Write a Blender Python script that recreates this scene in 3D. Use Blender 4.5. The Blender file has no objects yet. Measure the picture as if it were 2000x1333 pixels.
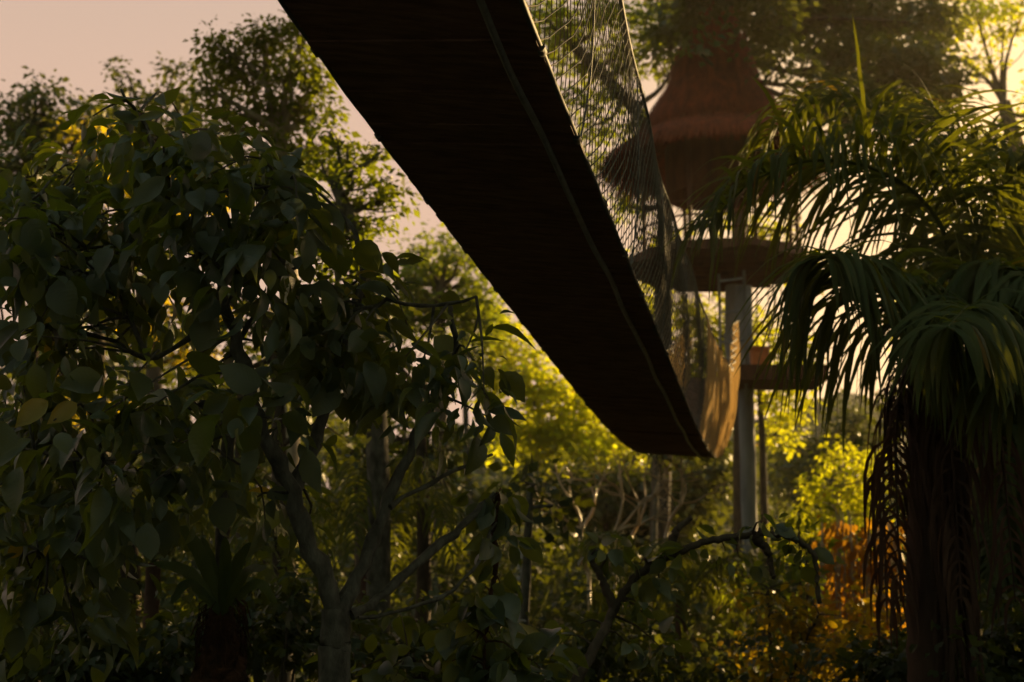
import bpy, math, random
import numpy as np
from mathutils import Vector
R = math.radians
rng = np.random.default_rng(7)
random.seed(7)
SC = bpy.context.scene
COL = SC.collection

# ---------------------------------------------------------------- camera
F, PITCH, EYE = 2747.0, R(11), 1.6
cam_data = bpy.data.cameras.new('camera')
cam = bpy.data.objects.new('camera', cam_data); COL.objects.link(cam)
cam.location = (0, 0, EYE); cam.rotation_euler = (R(90) + PITCH, 0, 0)
cam_data.sensor_width = 36; cam_data.lens = F / 2000 * 36
cam_data.clip_start = 0.1; cam_data.clip_end = 2000
cam_data.dof.use_dof = True; cam_data.dof.focus_distance = 6.3; cam_data.dof.aperture_fstop = 2.8
SC.camera = cam
# ---------------------------------------------------------------- sky, sun, exposure
SUN_AZ, SUN_EL = R(42), R(14)
w = bpy.data.worlds.new('World'); SC.world = w; w.use_nodes = True
nt = w.node_tree; nt.nodes.clear()
sky = nt.nodes.new('ShaderNodeTexSky'); sky.sky_type = 'NISHITA'; sky.sun_disc = False
sky.sun_elevation = SUN_EL; sky.sun_rotation = SUN_AZ
sky.air_density = 1.6; sky.dust_density = 5.0; sky.ozone_density = 0.6
tint = nt.nodes.new('ShaderNodeMix'); tint.data_type = 'RGBA'; tint.blend_type = 'MULTIPLY'
tint.inputs[0].default_value = 1.0; tint.inputs[7].default_value = (1.0, 0.74, 0.66, 1)
tc_ = nt.nodes.new('ShaderNodeTexCoord'); sx = nt.nodes.new('ShaderNodeSeparateXYZ')
nt.links.new(tc_.outputs['Generated'], sx.inputs[0])
el = nt.nodes.new('ShaderNodeMapRange'); el.inputs[1].default_value = 0.30; el.inputs[2].default_value = 0.75   # veil thins towards the zenith
el.interpolation_type = 'SMOOTHSTEP'; nt.links.new(sx.outputs[2], el.inputs[0])
veil = nt.nodes.new('ShaderNodeMix'); veil.data_type = 'RGBA'
veil.inputs[6].default_value = (8.6, 5.75, 4.3, 1); veil.inputs[7].default_value = (3.2, 4.4, 4.2, 1)
nt.links.new(el.outputs[0], veil.inputs[0])
bk = nt.nodes.new('ShaderNodeMapRange'); bk.inputs[1].default_value = 0.35; bk.inputs[2].default_value = -0.45; bk.interpolation_type = 'SMOOTHSTEP'
nt.links.new(sx.outputs[1], bk.inputs[0])                  # cooler sky opposite the low sun
cool = nt.nodes.new('ShaderNodeMix'); cool.data_type = 'RGBA'; cool.inputs[7].default_value = (5.2, 6.2, 4.7, 1)
nt.links.new(bk.outputs[0], cool.inputs[0]); nt.links.new(veil.outputs[2], cool.inputs[6])
dt = nt.nodes.new('ShaderNodeVectorMath'); dt.operation = 'DOT_PRODUCT'; dt.inputs[1].default_value = (math.sin(R(27)) * math.cos(R(14)), math.cos(R(27)) * math.cos(R(14)), math.sin(R(14)))
nt.links.new(tc_.outputs['Generated'], dt.inputs[0])
gl = nt.nodes.new('ShaderNodeMapRange'); gl.inputs[1].default_value = 0.90; gl.inputs[2].default_value = 1.0; gl.interpolation_type = 'SMOOTHSTEP'
nt.links.new(dt.outputs['Value'], gl.inputs[0])
glo = nt.nodes.new('ShaderNodeMix'); glo.data_type = 'RGBA'; glo.inputs[7].default_value = (16.0, 11.0, 5.6, 1)
nt.links.new(gl.outputs[0], glo.inputs[0]); nt.links.new(cool.outputs[2], glo.inputs[6])
hz = nt.nodes.new('ShaderNodeMix'); hz.data_type = 'RGBA'; hz.inputs[0].default_value = 0.8
bg = nt.nodes.new('ShaderNodeBackground'); bg.inputs[1].default_value = 0.0545
wo = nt.nodes.new('ShaderNodeOutputWorld')
nt.links.new(glo.outputs[2], hz.inputs[7])
nt.links.new(sky.outputs[0], tint.inputs[6]); nt.links.new(tint.outputs[2], hz.inputs[6])
nt.links.new(hz.outputs[2], bg.inputs[0]); nt.links.new(bg.outputs[0], wo.inputs[0])
sd = bpy.data.lights.new('sun', 'SUN'); sd.energy = 5.0; sd.angle = R(0.6); sd.color = (1.0, 0.66, 0.27)
sun = bpy.data.objects.new('sun', sd); COL.objects.link(sun)
to_sun = Vector((math.sin(SUN_AZ) * math.cos(SUN_EL), math.cos(SUN_AZ) * math.cos(SUN_EL), math.sin(SUN_EL)))
sun.rotation_euler = to_sun.to_track_quat('Z', 'Y').to_euler()
sun.location = (20, 40, 25)
SC.view_settings.view_transform = 'Standard'; SC.view_settings.look = 'None'
SC.view_settings.gamma = 1; SC.view_settings.exposure = 0.85
SC.render.engine = 'CYCLES'
SC.cycles.use_denoising = True
SC.cycles.max_bounces = 6; SC.cycles.diffuse_bounces = 2; SC.cycles.glossy_bounces = 2
SC.cycles.transmission_bounces = 3; SC.cycles.transparent_max_bounces = 8; SC.cycles.volume_bounces = 0
SC.cycles.sample_clamp_indirect = 3.0

# ---------------------------------------------------------------- helpers
def P(px, py, Y):
    """point at forward distance Y (metres) that lies on the line of sight through a photo pixel"""
    a = (px - 1000) / F; b = (666.5 - py) / F
    d = np.array([a, math.cos(PITCH) - b * math.sin(PITCH), math.sin(PITCH) + b * math.cos(PITCH)])
    return d * (Y / d[1]) + np.array([0, 0, EYE])

def pix(p):
    q = np.asarray(p, float) - [0, 0, EYE]
    d = q[..., 1] * math.cos(PITCH) + q[..., 2] * math.sin(PITCH); u = -q[..., 1] * math.sin(PITCH) + q[..., 2] * math.cos(PITCH)
    return 1000 + F * q[..., 0] / d, 666.5 - F * u / d

def tag(o, label=None, cat=None, group=None, kind=None):
    if label: o['label'] = label
    if cat: o['category'] = cat
    if group: o['group'] = group
    if kind: o['kind'] = kind
    return o

def empty(name, loc, label=None, cat=None, group=None):
    o = bpy.data.objects.new(name, None); COL.objects.link(o); o.location = [float(v) for v in loc]
    o.empty_display_size = 0.2
    return tag(o, label, cat, group)

class MB:
    def __init__(s): s.v = []; s.f = []; s.n = 0; s.uv = []
    def add(s, v, f, uv=None):
        v = np.asarray(v, float); f = np.asarray(f, int)
        s.v.append(v); s.f.append(f + s.n); s.n += len(v)
        s.uv.append(np.zeros((len(v), 2)) if uv is None else uv)
        return s
    def tube(s, pts, rad, n=8, wob=0.0):
        pts = np.asarray(pts, float); m = len(pts)
        rad = np.broadcast_to(np.asarray(rad, float), (m,)) if np.ndim(rad) else np.full(m, rad)
        t = np.gradient(pts, axis=0); t /= np.linalg.norm(t, axis=1)[:, None] + 1e-9
        up = np.array([0, 0, 1.0]) if abs(t[0, 2]) < 0.9 else np.array([1.0, 0, 0])
        a = np.cross(t, up); a /= np.linalg.norm(a, axis=1)[:, None] + 1e-9
        b = np.cross(t, a)
        ang = np.linspace(0, 2 * np.pi, n, endpoint=False)
        rr = rad[:, None] * (1 + (rng.normal(size=(m, n)) * wob if wob else 0))
        v = pts[:, None] + rr[..., None] * (a[:, None] * np.cos(ang)[None, :, None] + b[:, None] * np.sin(ang)[None, :, None])
        i = np.arange(m - 1)[:, None] * n; j = np.arange(n)[None]; k = (j + 1) % n
        f = np.stack([i + j, i + k, i + n + k, i + n + j], -1).reshape(-1, 4)
        L = np.concatenate([[0], np.cumsum(np.linalg.norm(np.diff(pts, axis=0), axis=1))])
        uv = np.stack([np.repeat(L, n), np.tile(np.arange(n) / n, m)], -1)
        s.add(v.reshape(-1, 3), f, uv)
        c = s.n
        caps = np.array([[0, 1, 2, 3]]) if n == 4 else None
        for base, p in ((0, pts[0]), ((m - 1) * n, pts[-1])):      # closed ends
            o = c - m * n + base
            q = [[o + jj, o + (jj + 1) % n, s.n, s.n] for jj in range(n)]
            s.v.append(p[None]); s.uv.append(np.zeros((1, 2))); s.n += 1
            s.f.append(np.array(q))
        return s
    def box(s, c, size, ax=None):
        c = np.asarray(c, float); h = np.asarray(size, float) / 2
        A = np.eye(3) if ax is None else np.asarray(ax, float)
        v = np.array([[x, y, z] for x in (-1, 1) for y in (-1, 1) for z in (-1, 1)]) * h
        return s.add(c + v @ A, [[0, 1, 3, 2], [4, 6, 7, 5], [0, 4, 5, 1], [2, 3, 7, 6], [0, 2, 6, 4], [1, 5, 7, 3]])
    def build(s, name, mat, parent=None, smooth=True):
        v = np.concatenate(s.v); f = np.concatenate(s.f); uv = np.concatenate(s.uv)
        if parent is not None: v = v - np.array(parent_world(parent))
        me = bpy.data.meshes.new(name)
        tri = f[:, 2] == f[:, 3]
        cnt = np.where(tri, 3, 4).astype(np.int32)
        loops = f.reshape(-1)[np.stack([np.ones(len(f), bool)] * 3 + [~tri], -1).reshape(-1)].astype(np.int32)
        start = np.concatenate([[0], np.cumsum(cnt)[:-1]]).astype(np.int32)
        me.vertices.add(len(v)); me.vertices.foreach_set('co', v.reshape(-1).astype(np.float32))
        me.loops.add(len(loops)); me.loops.foreach_set('vertex_index', loops)
        me.polygons.add(len(cnt)); me.polygons.foreach_set('loop_start', start); me.polygons.foreach_set('loop_total', cnt)
        me.update(calc_edges=True)
        ul = me.uv_layers.new(name='UVMap'); ul.data.foreach_set('uv', uv[loops].reshape(-1).astype(np.float32))
        me.polygons.foreach_set('use_smooth', np.full(len(cnt), smooth))
        me.validate(); me.materials.append(mat)
        o = bpy.data.objects.new(name, me); COL.objects.link(o)
        if parent is not None: o.parent = parent
        return o

def parent_world(o):
    p = np.zeros(3)
    while o is not None: p += np.array(o.location); o = o.parent
    return p

def smoothpath(pts, n):
    """Catmull-Rom through points"""
    p = np.asarray(pts, float); q = np.vstack([2 * p[0] - p[1], p, 2 * p[-1] - p[-2]])
    out = []; m = len(p) - 1
    for t in np.linspace(0, m, n):
        i = min(int(t), m - 1); u = t - i
        a, b, c, d = q[i:i + 4]
        out.append(0.5 * (2 * b + (c - a) * u + (2 * a - 5 * b + 4 * c - d) * u * u + (-a + 3 * b - 3 * c + d) * u ** 3))
    return np.array(out)

def unit(v): return v / (np.linalg.norm(v, axis=-1, keepdims=True) + 1e-9)

# ---------------------------------------------------------------- materials
def new_mat(name):
    m = bpy.data.materials.new(name); m.use_nodes = True; t = m.node_tree; t.nodes.clear()
    return m, t, t.nodes.new('ShaderNodeOutputMaterial')
def N(t, typ, **kw):
    n = t.nodes.new(typ)
    for k, v in kw.items(): setattr(n, k, v)
    return n

def leaf_mat(name, dark, light, trans, rough=0.42, spec=0.45, tw=0.5, veins=False, odd=None):
    m, t, out = new_mat(name)
    geo = N(t, 'ShaderNodeNewGeometry'); ramp = N(t, 'ShaderNodeValToRGB')
    e = ramp.color_ramp.elements; e[0].color = (*dark, 1); e[1].color = (*light, 1)
    if odd:
        x = ramp.color_ramp.elements.new(0.985); x.color = (*light, 1); e = ramp.color_ramp.elements
        e[len(e) - 1].position = 0.995; e[len(e) - 1].color = (*odd, 1)
    t.links.new(geo.outputs['Random Per Island'], ramp.inputs[0])
    col = ramp.outputs[0]
    noi = N(t, 'ShaderNodeTexNoise'); noi.inputs['Scale'].default_value = 9.0 if veins else 3.0
    noi.inputs['Detail'].default_value = 4
    mr = N(t, 'ShaderNodeMapRange'); mr.inputs[3].default_value = 0.6; mr.inputs[4].default_value = 1.35
    t.links.new(noi.outputs[0], mr.inputs[0])
    mul = N(t, 'ShaderNodeVectorMath', operation='SCALE')
    t.links.new(col, mul.inputs[0]); t.links.new(mr.outputs[0], mul.inputs['Scale'])
    p = N(t, 'ShaderNodeBsdfPrincipled'); p.inputs['Roughness'].default_value = rough
    p.inputs['Specular IOR Level'].default_value = spec
    t.links.new(mul.outputs[0], p.inputs['Base Color'])
    tr = N(t, 'ShaderNodeBsdfTranslucent')
    tm = N(t, 'ShaderNodeVectorMath', operation='SCALE'); tm.inputs[0].default_value = trans
    t.links.new(mr.outputs[0], tm.inputs['Scale'])
    if odd:
        mx = N(t, 'ShaderNodeMix', data_type='RGBA'); gt = N(t, 'ShaderNodeMath', operation='GREATER_THAN'); gt.inputs[1].default_value = 0.994
        t.links.new(geo.outputs['Random Per Island'], gt.inputs[0]); t.links.new(gt.outputs[0], mx.inputs[0])
        t.links.new(tm.outputs[0], mx.inputs[6]); mx.inputs[7].default_value = (0.6, 0.4, 0.02, 1)
        t.links.new(mx.outputs[2], tr.inputs[0])
    else:
        t.links.new(tm.outputs[0], tr.inputs[0])
    if veins:
        uv = N(t, 'ShaderNodeUVMap'); sp = N(t, 'ShaderNodeSeparateXYZ'); t.links.new(uv.outputs[0], sp.inputs[0])
        ab = N(t, 'ShaderNodeMath', operation='ABSOLUTE'); t.links.new(sp.outputs[1], ab.inputs[0])
        mm = N(t, 'ShaderNodeMath', operation='MULTIPLY_ADD'); mm.inputs[1].default_value = -0.55
        t.links.new(ab.outputs[0], mm.inputs[0]); t.links.new(sp.outputs[0], mm.inputs[2])
        sc = N(t, 'ShaderNodeMath', operation='MULTIPLY'); sc.inputs[1].default_value = 62.0; t.links.new(mm.outputs[0], sc.inputs[0])
        sn = N(t, 'ShaderNodeMath', operation='SINE'); t.links.new(sc.outputs[0], sn.inputs[0])
        bp = N(t, 'ShaderNodeBump'); bp.inputs['Strength'].default_value = 0.09; bp.inputs['Distance'].default_value = 0.002
        t.links.new(sn.outputs[0], bp.inputs['Height'])
        t.links.new(bp.outputs[0], p.inputs['Normal']); t.links.new(bp.outputs[0], tr.inputs['Normal'])
    mix = N(t, 'ShaderNodeMixShader'); mix.inputs[0].default_value = tw
    t.links.new(p.outputs[0], mix.inputs[1]); t.links.new(tr.outputs[0], mix.inputs[2])
    t.links.new(mix.outputs[0], out.inputs['Surface'])
    return m

def rough_mat(name, c1, c2, scale=6.0, rough=0.85, bump=0.4, stretch=(1, 1, 1), spec=0.3, c3=None, dist=0.02, trans=None, tw=0.0):
    m, t, out = new_mat(name)
    tc = N(t, 'ShaderNodeTexCoord'); mp = N(t, 'ShaderNodeMapping'); mp.inputs['Scale'].default_value = stretch
    t.links.new(tc.outputs['Object'], mp.inputs[0])
    n1 = N(t, 'ShaderNodeTexNoise'); n1.inputs['Scale'].default_value = scale; n1.inputs['Detail'].default_value = 8; n1.inputs['Roughness'].default_value = 0.65
    t.links.new(mp.outputs[0], n1.inputs[0])
    r = N(t, 'ShaderNodeValToRGB'); e = r.color_ramp.elements
    e[0].position = 0.33; e[0].color = (*c1, 1); e[1].position = 0.67; e[1].color = (*c2, 1)
    if c3: x = r.color_ramp.elements.new(0.85); x.color = (*c3, 1)
    t.links.new(n1.outputs[0], r.inputs[0])
    p = N(t, 'ShaderNodeBsdfPrincipled'); p.inputs['Roughness'].default_value = rough; p.inputs['Specular IOR Level'].default_value = spec
    t.links.new(r.outputs[0], p.inputs['Base Color'])
    b = N(t, 'ShaderNodeBump'); b.inputs['Strength'].default_value = bump; b.inputs['Distance'].default_value = dist
    t.links.new(n1.outputs[0], b.inputs['Height']); t.links.new(b.outputs[0], p.inputs['Normal'])
    if tw:
        tr = N(t, 'ShaderNodeBsdfTranslucent'); tr.inputs[0].default_value = (*trans, 1)
        mix = N(t, 'ShaderNodeMixShader'); mix.inputs[0].default_value = tw
        t.links.new(p.outputs[0], mix.inputs[1]); t.links.new(tr.outputs[0], mix.inputs[2]); t.links.new(mix.outputs[0], out.inputs[0])
    else: t.links.new(p.outputs[0], out.inputs[0])
    return m

M = {}
M['near'] = leaf_mat('broad_leaf', (0.028, 0.045, 0.026), (0.075, 0.10, 0.06), (0.29, 0.34, 0.012), 0.40, 0.7, 0.33, True, odd=(0.22, 0.19, 0.02))
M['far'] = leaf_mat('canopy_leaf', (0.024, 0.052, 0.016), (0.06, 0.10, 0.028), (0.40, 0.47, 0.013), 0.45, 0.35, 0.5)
M['far_sunlit'] = leaf_mat('sunlit_canopy_leaf', (0.04, 0.07, 0.014), (0.10, 0.125, 0.02), (0.77, 0.79, 0.015), 0.45, 0.35, 0.66, odd=(0.22, 0.16, 0.02))  # brighter copy of the canopy leaf, yellow sunlight put into its colour
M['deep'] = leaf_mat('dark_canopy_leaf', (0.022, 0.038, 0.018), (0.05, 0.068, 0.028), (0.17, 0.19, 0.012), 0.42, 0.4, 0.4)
M['sunlit_amber'] = leaf_mat('sunlit_amber_leaf', (0.05, 0.06, 0.014), (0.13, 0.11, 0.02), (0.76, 0.52, 0.015), 0.45, 0.35, 0.5, odd=(0.05, 0.08, 0.02))  # low orange sunlight put into the leaf colour
M['backlit_gold'] = leaf_mat('backlit_gold_leaf', (0.05, 0.065, 0.014), (0.13, 0.115, 0.02), (0.82, 0.62, 0.015), 0.45, 0.35, 0.6, odd=(0.22, 0.1, 0.02))  # gold of backlit gaps put into the leaf colour
M['sunlit_orange'] = leaf_mat('sunlit_orange_leaf', (0.09, 0.05, 0.012), (0.2, 0.09, 0.02), (0.8, 0.40, 0.02), 0.5, 0.3, 0.5)  # orange sun on the canes put into their leaf colour
M['palm'] = leaf_mat('palm_leaf', (0.035, 0.055, 0.018), (0.07, 0.09, 0.03), (0.28, 0.30, 0.013), 0.55, 0.25, 0.32, odd=(0.2, 0.12, 0.03))
M['strap'] = leaf_mat('fern_strap', (0.05, 0.08, 0.022), (0.08, 0.11, 0.03), (0.10, 0.13, 0.012), 0.45, 0.35, 0.3)
M['dead'] = rough_mat('dry_palm', (0.035, 0.018, 0.012), (0.11, 0.06, 0.04), 5, 0.8, 0.3, (1, 1, 0.3), trans=(0.2, 0.09, 0.03), tw=0.2)
M['bark'] = rough_mat('grey_bark', (0.035, 0.03, 0.022), (0.16, 0.145, 0.115), 14, 0.85, 1.0, (1, 1, 0.45), c3=(0.36, 0.33, 0.28), dist=0.03)
M['darkbark'] = rough_mat('dark_bark', (0.03, 0.022, 0.015), (0.11, 0.08, 0.055), 9, 0.85, 0.9, (1, 1, 0.4), c3=(0.07, 0.09, 0.04), dist=0.03)
M['pale'] = rough_mat('pale_bark', (0.2, 0.16, 0.12), (0.46, 0.38, 0.28), 8, 0.7, 0.5, (1, 1, 0.4))
M['litbark'] = rough_mat('sunlit_bark', (0.35, 0.24, 0.13), (0.6, 0.44, 0.25), 8, 0.3, 0.4, (1, 1, 0.4), spec=1.0)  # pale bark with warm sunlight put into its colour
M['twig'] = rough_mat('twig', (0.06, 0.05, 0.03), (0.14, 0.11, 0.07), 12, 0.8, 0.3)
M['wood'] = rough_mat('weathered_plank', (0.11, 0.048, 0.034), (0.30, 0.16, 0.12), 4, 0.7, 0.5, (1, 6, 6), c3=(0.42, 0.27, 0.2))
M['hutwood'] = rough_mat('hut_timber', (0.05, 0.018, 0.011), (0.14, 0.055, 0.03), 5, 0.75, 0.3, (1, 1, 0.3))
M['orange'] = rough_mat('orange_board', (0.42, 0.11, 0.035), (0.6, 0.19, 0.06), 6, 0.7, 0.2)
M['thatch'] = rough_mat('red_thatch', (0.07, 0.013, 0.007), (0.30, 0.058, 0.026), 5, 0.9, 0.3, (1, 1, 0.3), c3=(0.36, 0.12, 0.06), trans=(0.3, 0.08, 0.03), tw=0.1)
M['post'] = rough_mat('grey_post', (0.13, 0.13, 0.135), (0.24, 0.235, 0.24), 3, 0.8, 0.4, (1, 1, 0.3), c3=(0.32, 0.3, 0.28))
M['rope'] = rough_mat('sunlit_net_cord', (0.26, 0.18, 0.11), (0.5, 0.37, 0.23), 20, 0.8, 0.2, trans=(0.98, 0.80, 0.48), tw=0.6)  # bright copy of the net cord, sunlight put into its colour
M['net'] = rough_mat('shaded_net_cord', (0.09, 0.085, 0.07), (0.2, 0.18, 0.14), 20, 0.8, 0.2, trans=(0.3, 0.26, 0.18), tw=0.2)  # dull copy of the net cord, tree shade put into its colour
M['cable'] = rough_mat('grey_cable', (0.07, 0.07, 0.065), (0.15, 0.145, 0.135), 14, 0.65, 0.2, spec=0.3)
M['pipe'] = rough_mat('galvanised_cable', (0.16, 0.17, 0.17), (0.3, 0.31, 0.31), 14, 0.45, 0.2, spec=0.6)
M['moss'] = rough_mat('root_mass', (0.03, 0.016, 0.008), (0.11, 0.045, 0.018), 16, 0.95, 1.0, dist=0.04)
M['soil'] = rough_mat('forest_floor', (0.02, 0.014, 0.008), (0.06, 0.045, 0.025), 0.9, 0.95, 0.6, c3=(0.03, 0.045, 0.015), dist=0.2)
M['hill'] = rough_mat('wooded_hill', (0.016, 0.022, 0.008), (0.05, 0.058, 0.02), 0.5, 0.95, 1.0, c3=(0.07, 0.07, 0.02), dist=1.2)

# ---------------------------------------------------------------- foliage
def leaf_broad():
    us = np.array([0, 0.1, 0.28, 0.5, 0.72, 0.9, 1.0]); ws = np.array([0.012, 0.17, 0.31, 0.345, 0.26, 0.09, 0.004])
    v = []; uv = []
    for u, w_ in zip(us, ws):
        for s in (-1, 0, 1):
            v.append((u, s * w_, 0.16 * abs(s) * w_ * 2 - 0.30 * u * u * (0.9))); uv.append((u, s * w_))
    f = []
    for i in range(6):
        for s in (0, 1):
            a = i * 3 + s; f.append((a, a + 3, a + 4, a + 1))
    return np.array(v), np.array(f), np.array(uv)
def leaf_simple():
    v = np.array([(0, 0, 0), (0.4, 0.32, 0.05), (1, 0, -0.12), (0.45, -0.32, 0.05)], float)
    return v, np.array([(0, 3, 2, 1)]), v[:, :2].copy()
def leaf_fold():
    v = np.array([(0, 0, 0), (0.35, 0.36, 0.1), (0.75, 0.26, 0.0), (1, 0, -0.2), (0.75, -0.26, 0.0), (0.35, -0.36, 0.1), (0.5, 0, -0.02)], float)
    return v, np.array([(0, 6, 2, 1), (6, 3, 3, 2)[:4], (0, 5, 4, 6), (6, 4, 3, 3)]), v[:, :2].copy()
def leaf_lance():
    us = np.array([0, 0.12, 0.34, 0.58, 0.8, 1.0]); ws = np.array([0.01, 0.11, 0.2, 0.19, 0.09, 0.003])
    v = []; uv = []
    for u, w_ in zip(us, ws):
        for s in (-1, 0, 1):
            v.append((u, s * w_ + 0.10 * math.sin(u * 3), 0.22 * abs(s) * w_ * 2 - 0.42 * u ** 2.2)); uv.append((u, s * w_))
    return np.array(v), np.array([(i * 3 + s, i * 3 + s + 3, i * 3 + s + 4, i * 3 + s + 1) for i in range(5) for s in (0, 1)]), np.array(uv)
LANCE = leaf_lance()
BROAD, SIMPLE, FOLD = leaf_broad(), leaf_simple(), leaf_fold()

def put_leaves(mb, c, d, nrm, size, shape, width=1.0):
    V, Fc, UV = shape
    d = unit(d); s = unit(np.cross(nrm, d)); n = np.cross(d, s)
    size = np.broadcast_to(size, (len(c),))[:, None, None]
    curl = 1 + rng.normal(0, 0.35, (len(c), 1, 1))
    v = c[:, None] + size * (V[None, :, 0, None] * d[:, None] + width * V[None, :, 1, None] * s[:, None] + curl * V[None, :, 2, None] * n[:, None])
    f = (Fc[None] + (np.arange(len(c)) * len(V))[:, None, None]).reshape(-1, 4)
    mb.add(v.reshape(-1, 3), f, np.tile(UV, (len(c), 1)))

def crown_points(blobs, Y, per_m3, spread=1.0):
    """clump centres through the volume of ellipsoids given as (px, py, rx, ry[, dy, ry_depth]) seen at distance Y"""
    C = []; cen = []
    for b in blobs:
        px, py, rx, ry = b[:4]; y = Y + (b[4] if len(b) > 4 else rng.uniform(-1, 1) * rx * Y / F * 0.7)
        c = P(px, py, y); k = y / F
        r = np.array([rx * k, (rx + ry) * 0.5 * k, ry * k])
        if len(b) > 5: r[1] = b[5]
        n = max(3, int(per_m3 * 4.19 * r.prod()))
        q = unit(rng.normal(size=(n, 3))) * (rng.random((n, 1)) ** 0.42) * (1 + 0.18 * rng.normal(size=(n, 1)))
        C.append(c + q * r); cen.append((c, r, len(C) - 1))
    return C, cen

def foliage(mb, C, nleaf, size, spread, shape, droop=0.4, flat=0.55, inside=None):
    n = len(C); k = rng.poisson(nleaf, n) + 2
    idx = np.repeat(np.arange(n), k)
    off = np.clip(rng.normal(size=(len(idx), 3)), -1.9, 1.9) * np.array([1, 1, flat]) * spread * (0.6 + 0.8 * rng.random(n))[idx, None]
    c = C[idx] + off
    if inside is not None:
        ok = inside(c); c = c[ok]; off = off[ok]; idx = idx[ok]
    d = unit(off + 0.4 * spread * rng.normal(size=off.shape)); d[:, 2] -= droop; d = unit(d)
    nm = np.array([0, 0, 1.0]) + rng.normal(size=off.shape) * 0.7
    put_leaves(mb, c, d, nm, size * np.clip(rng.lognormal(-0.1, 0.36, len(idx)), 0.35, 1.45), shape, rng.uniform(0.75, 1.2, (len(idx), 1, 1)))

def limbs(mb, root, cens, C, r0, twig=True, ntw=5, rt=0.012):
    """branches from root to each crown clump, with thinner twigs to leaf clumps"""
    for (c, r, i) in cens:
        L = np.linalg.norm(c - root); mid = (root + c) / 2 + rng.normal(size=3) * L * 0.07 + np.array([0, 0, -0.06 * L])
        path = smoothpath([root, mid, c + rng.normal(size=3) * r * 0.2], 9)
        mb.tube(path, np.linspace(r0, max(r0 * 0.25, rt), 9), 6, 0.05)
        if twig:
            for q in C[i][rng.permutation(len(C[i]))[:ntw]]:
                s = path[rng.integers(3, 9)]
                mb.tube(smoothpath([s, (s + q) / 2 + rng.normal(size=3) * 0.06 * np.linalg.norm(q - s), q], 5), np.linspace(max(r0 * 0.22, rt), rt * 0.5, 5), 4)

def tree(label, Y, trunk, tr, blobs, dens, nleaf, size, spread, mat='far', bark='darkbark', shape=SIMPLE, ntw=5, name='broadleaf_tree', droop=0.4, group=None, cat='tree'):
    path = [P(px, py, Y) for px, py in trunk]
    base = np.array([path[0][0], path[0][1], 0.0]); pts = [base] + [p for p in path if p[2] > 0.3]
    root = empty(name, base, label, cat, group)
    C, cens = crown_points(blobs, Y, dens * 6.5)
    t = MB(); sp = smoothpath(pts, 26); t.tube(sp, np.linspace(tr * 1.25, tr * 0.6, 26), 10, 0.05)
    for cc in cens:
        j = np.argmin(np.linalg.norm(sp - cc[0], axis=1) + 3.0 * (np.arange(26) < 12))
        limbs(t, sp[j], [cc], C, min(tr * 0.42, 0.10), ntw=ntw)
    t.build('trunk', M[bark], root)
    m = MB(); foliage(m, np.concatenate(C), nleaf, size, spread, shape, droop)
    m.build('crown', M[mat], root)
    return root

# ---------------------------------------------------------------- ground and hills
def ground():
    n = 90; xs = np.linspace(-1, 1, n); xs = np.sign(xs) * np.abs(xs) ** 1.8 * 600
    X, Yy = np.meshgrid(xs, xs)
    Z = 0.25 * np.sin(X * 0.11 + 1) * np.cos(Yy * 0.09) - 0.15
    far = np.clip((Yy - 60) / 50, 0, 1); Z = Z + far * 0.0
    v = np.stack([X, Yy, Z], -1).reshape(-1, 3)
    i = (np.arange(n - 1)[:, None] * n + np.arange(n - 1)[None]).reshape(-1)
    o = MB().add(v, np.stack([i, i + 1, i + n + 1, i + n], -1)).build('ground', M['soil'])
    tag(o, 'dark leaf-littered forest floor under the trees', kind='structure')
    # wooded ridge behind everything
    m = 140; k = 14
    a = np.linspace(-1.3, 1.3, m); s = np.linspace(0, 1, k)
    A, S = np.meshgrid(a, s)
    rad = 75 + 60 * S
    Hh = (15 + 2.5 * np.sin(A * 9) + 1.6 * np.sin(A * 23 + 2)) * np.sin(S * np.pi / 2) * np.clip(1.15 - 0.0 * A, 0, 2)
    Z = Hh + rng.normal(0, 0.5, A.shape) * (S > 0) - 0.5
    v = np.stack([rad * np.sin(A), rad * np.cos(A), Z], -1).reshape(-1, 3)
    i = (np.arange(k - 1)[:, None] * m + np.arange(m - 1)[None]).reshape(-1)
    o = MB().add(v, np.stack([i, i + 1, i + m + 1, i + m], -1)).build('hills', M['hill'])
    tag(o, 'low dark wooded ridge closing the view behind the trees', kind='structure')
ground()

# ---------------------------------------------------------------- suspension bridge
HC = np.array([-2.56896617e-06, 2.07878402e-04, -5.90437580e-03, 7.93112809e-02, -5.58821771e-01, 3.87224329e+00])
def deck(t, u, up=0.0, out=0.0):
    """point on the walkway: t along the ground, u across (-0.5 left .. 0.5 right), up above the deck"""
    t = np.asarray(t, float)
    tt = np.maximum(t, 3.5)
    h = np.polyval(HC, tt) + (t < 3.5) * (3.5 - t) * 0.13
    xc = -1.3908 + 0.1914 * t - 0.4053e-3 * (t - 15) ** 2 + 0.3985e-4 * (t - 15) ** 3
    g = np.arctan(0.1914 - 0.8106e-3 * (t - 15) + 1.1955e-4 * (t - 15) ** 2)
    w_ = u + out
    return np.stack([xc + w_ * np.cos(g), t - w_ * np.sin(g), h + EYE - 0.0822 * u + up], -1)
T0, T1 = 1.6, 29.6
bridge = empty('suspension_bridge', deck(T1, 0), 'long dark plank footbridge hung overhead, with rope net sides, running to the treehouse', 'footbridge')
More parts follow.
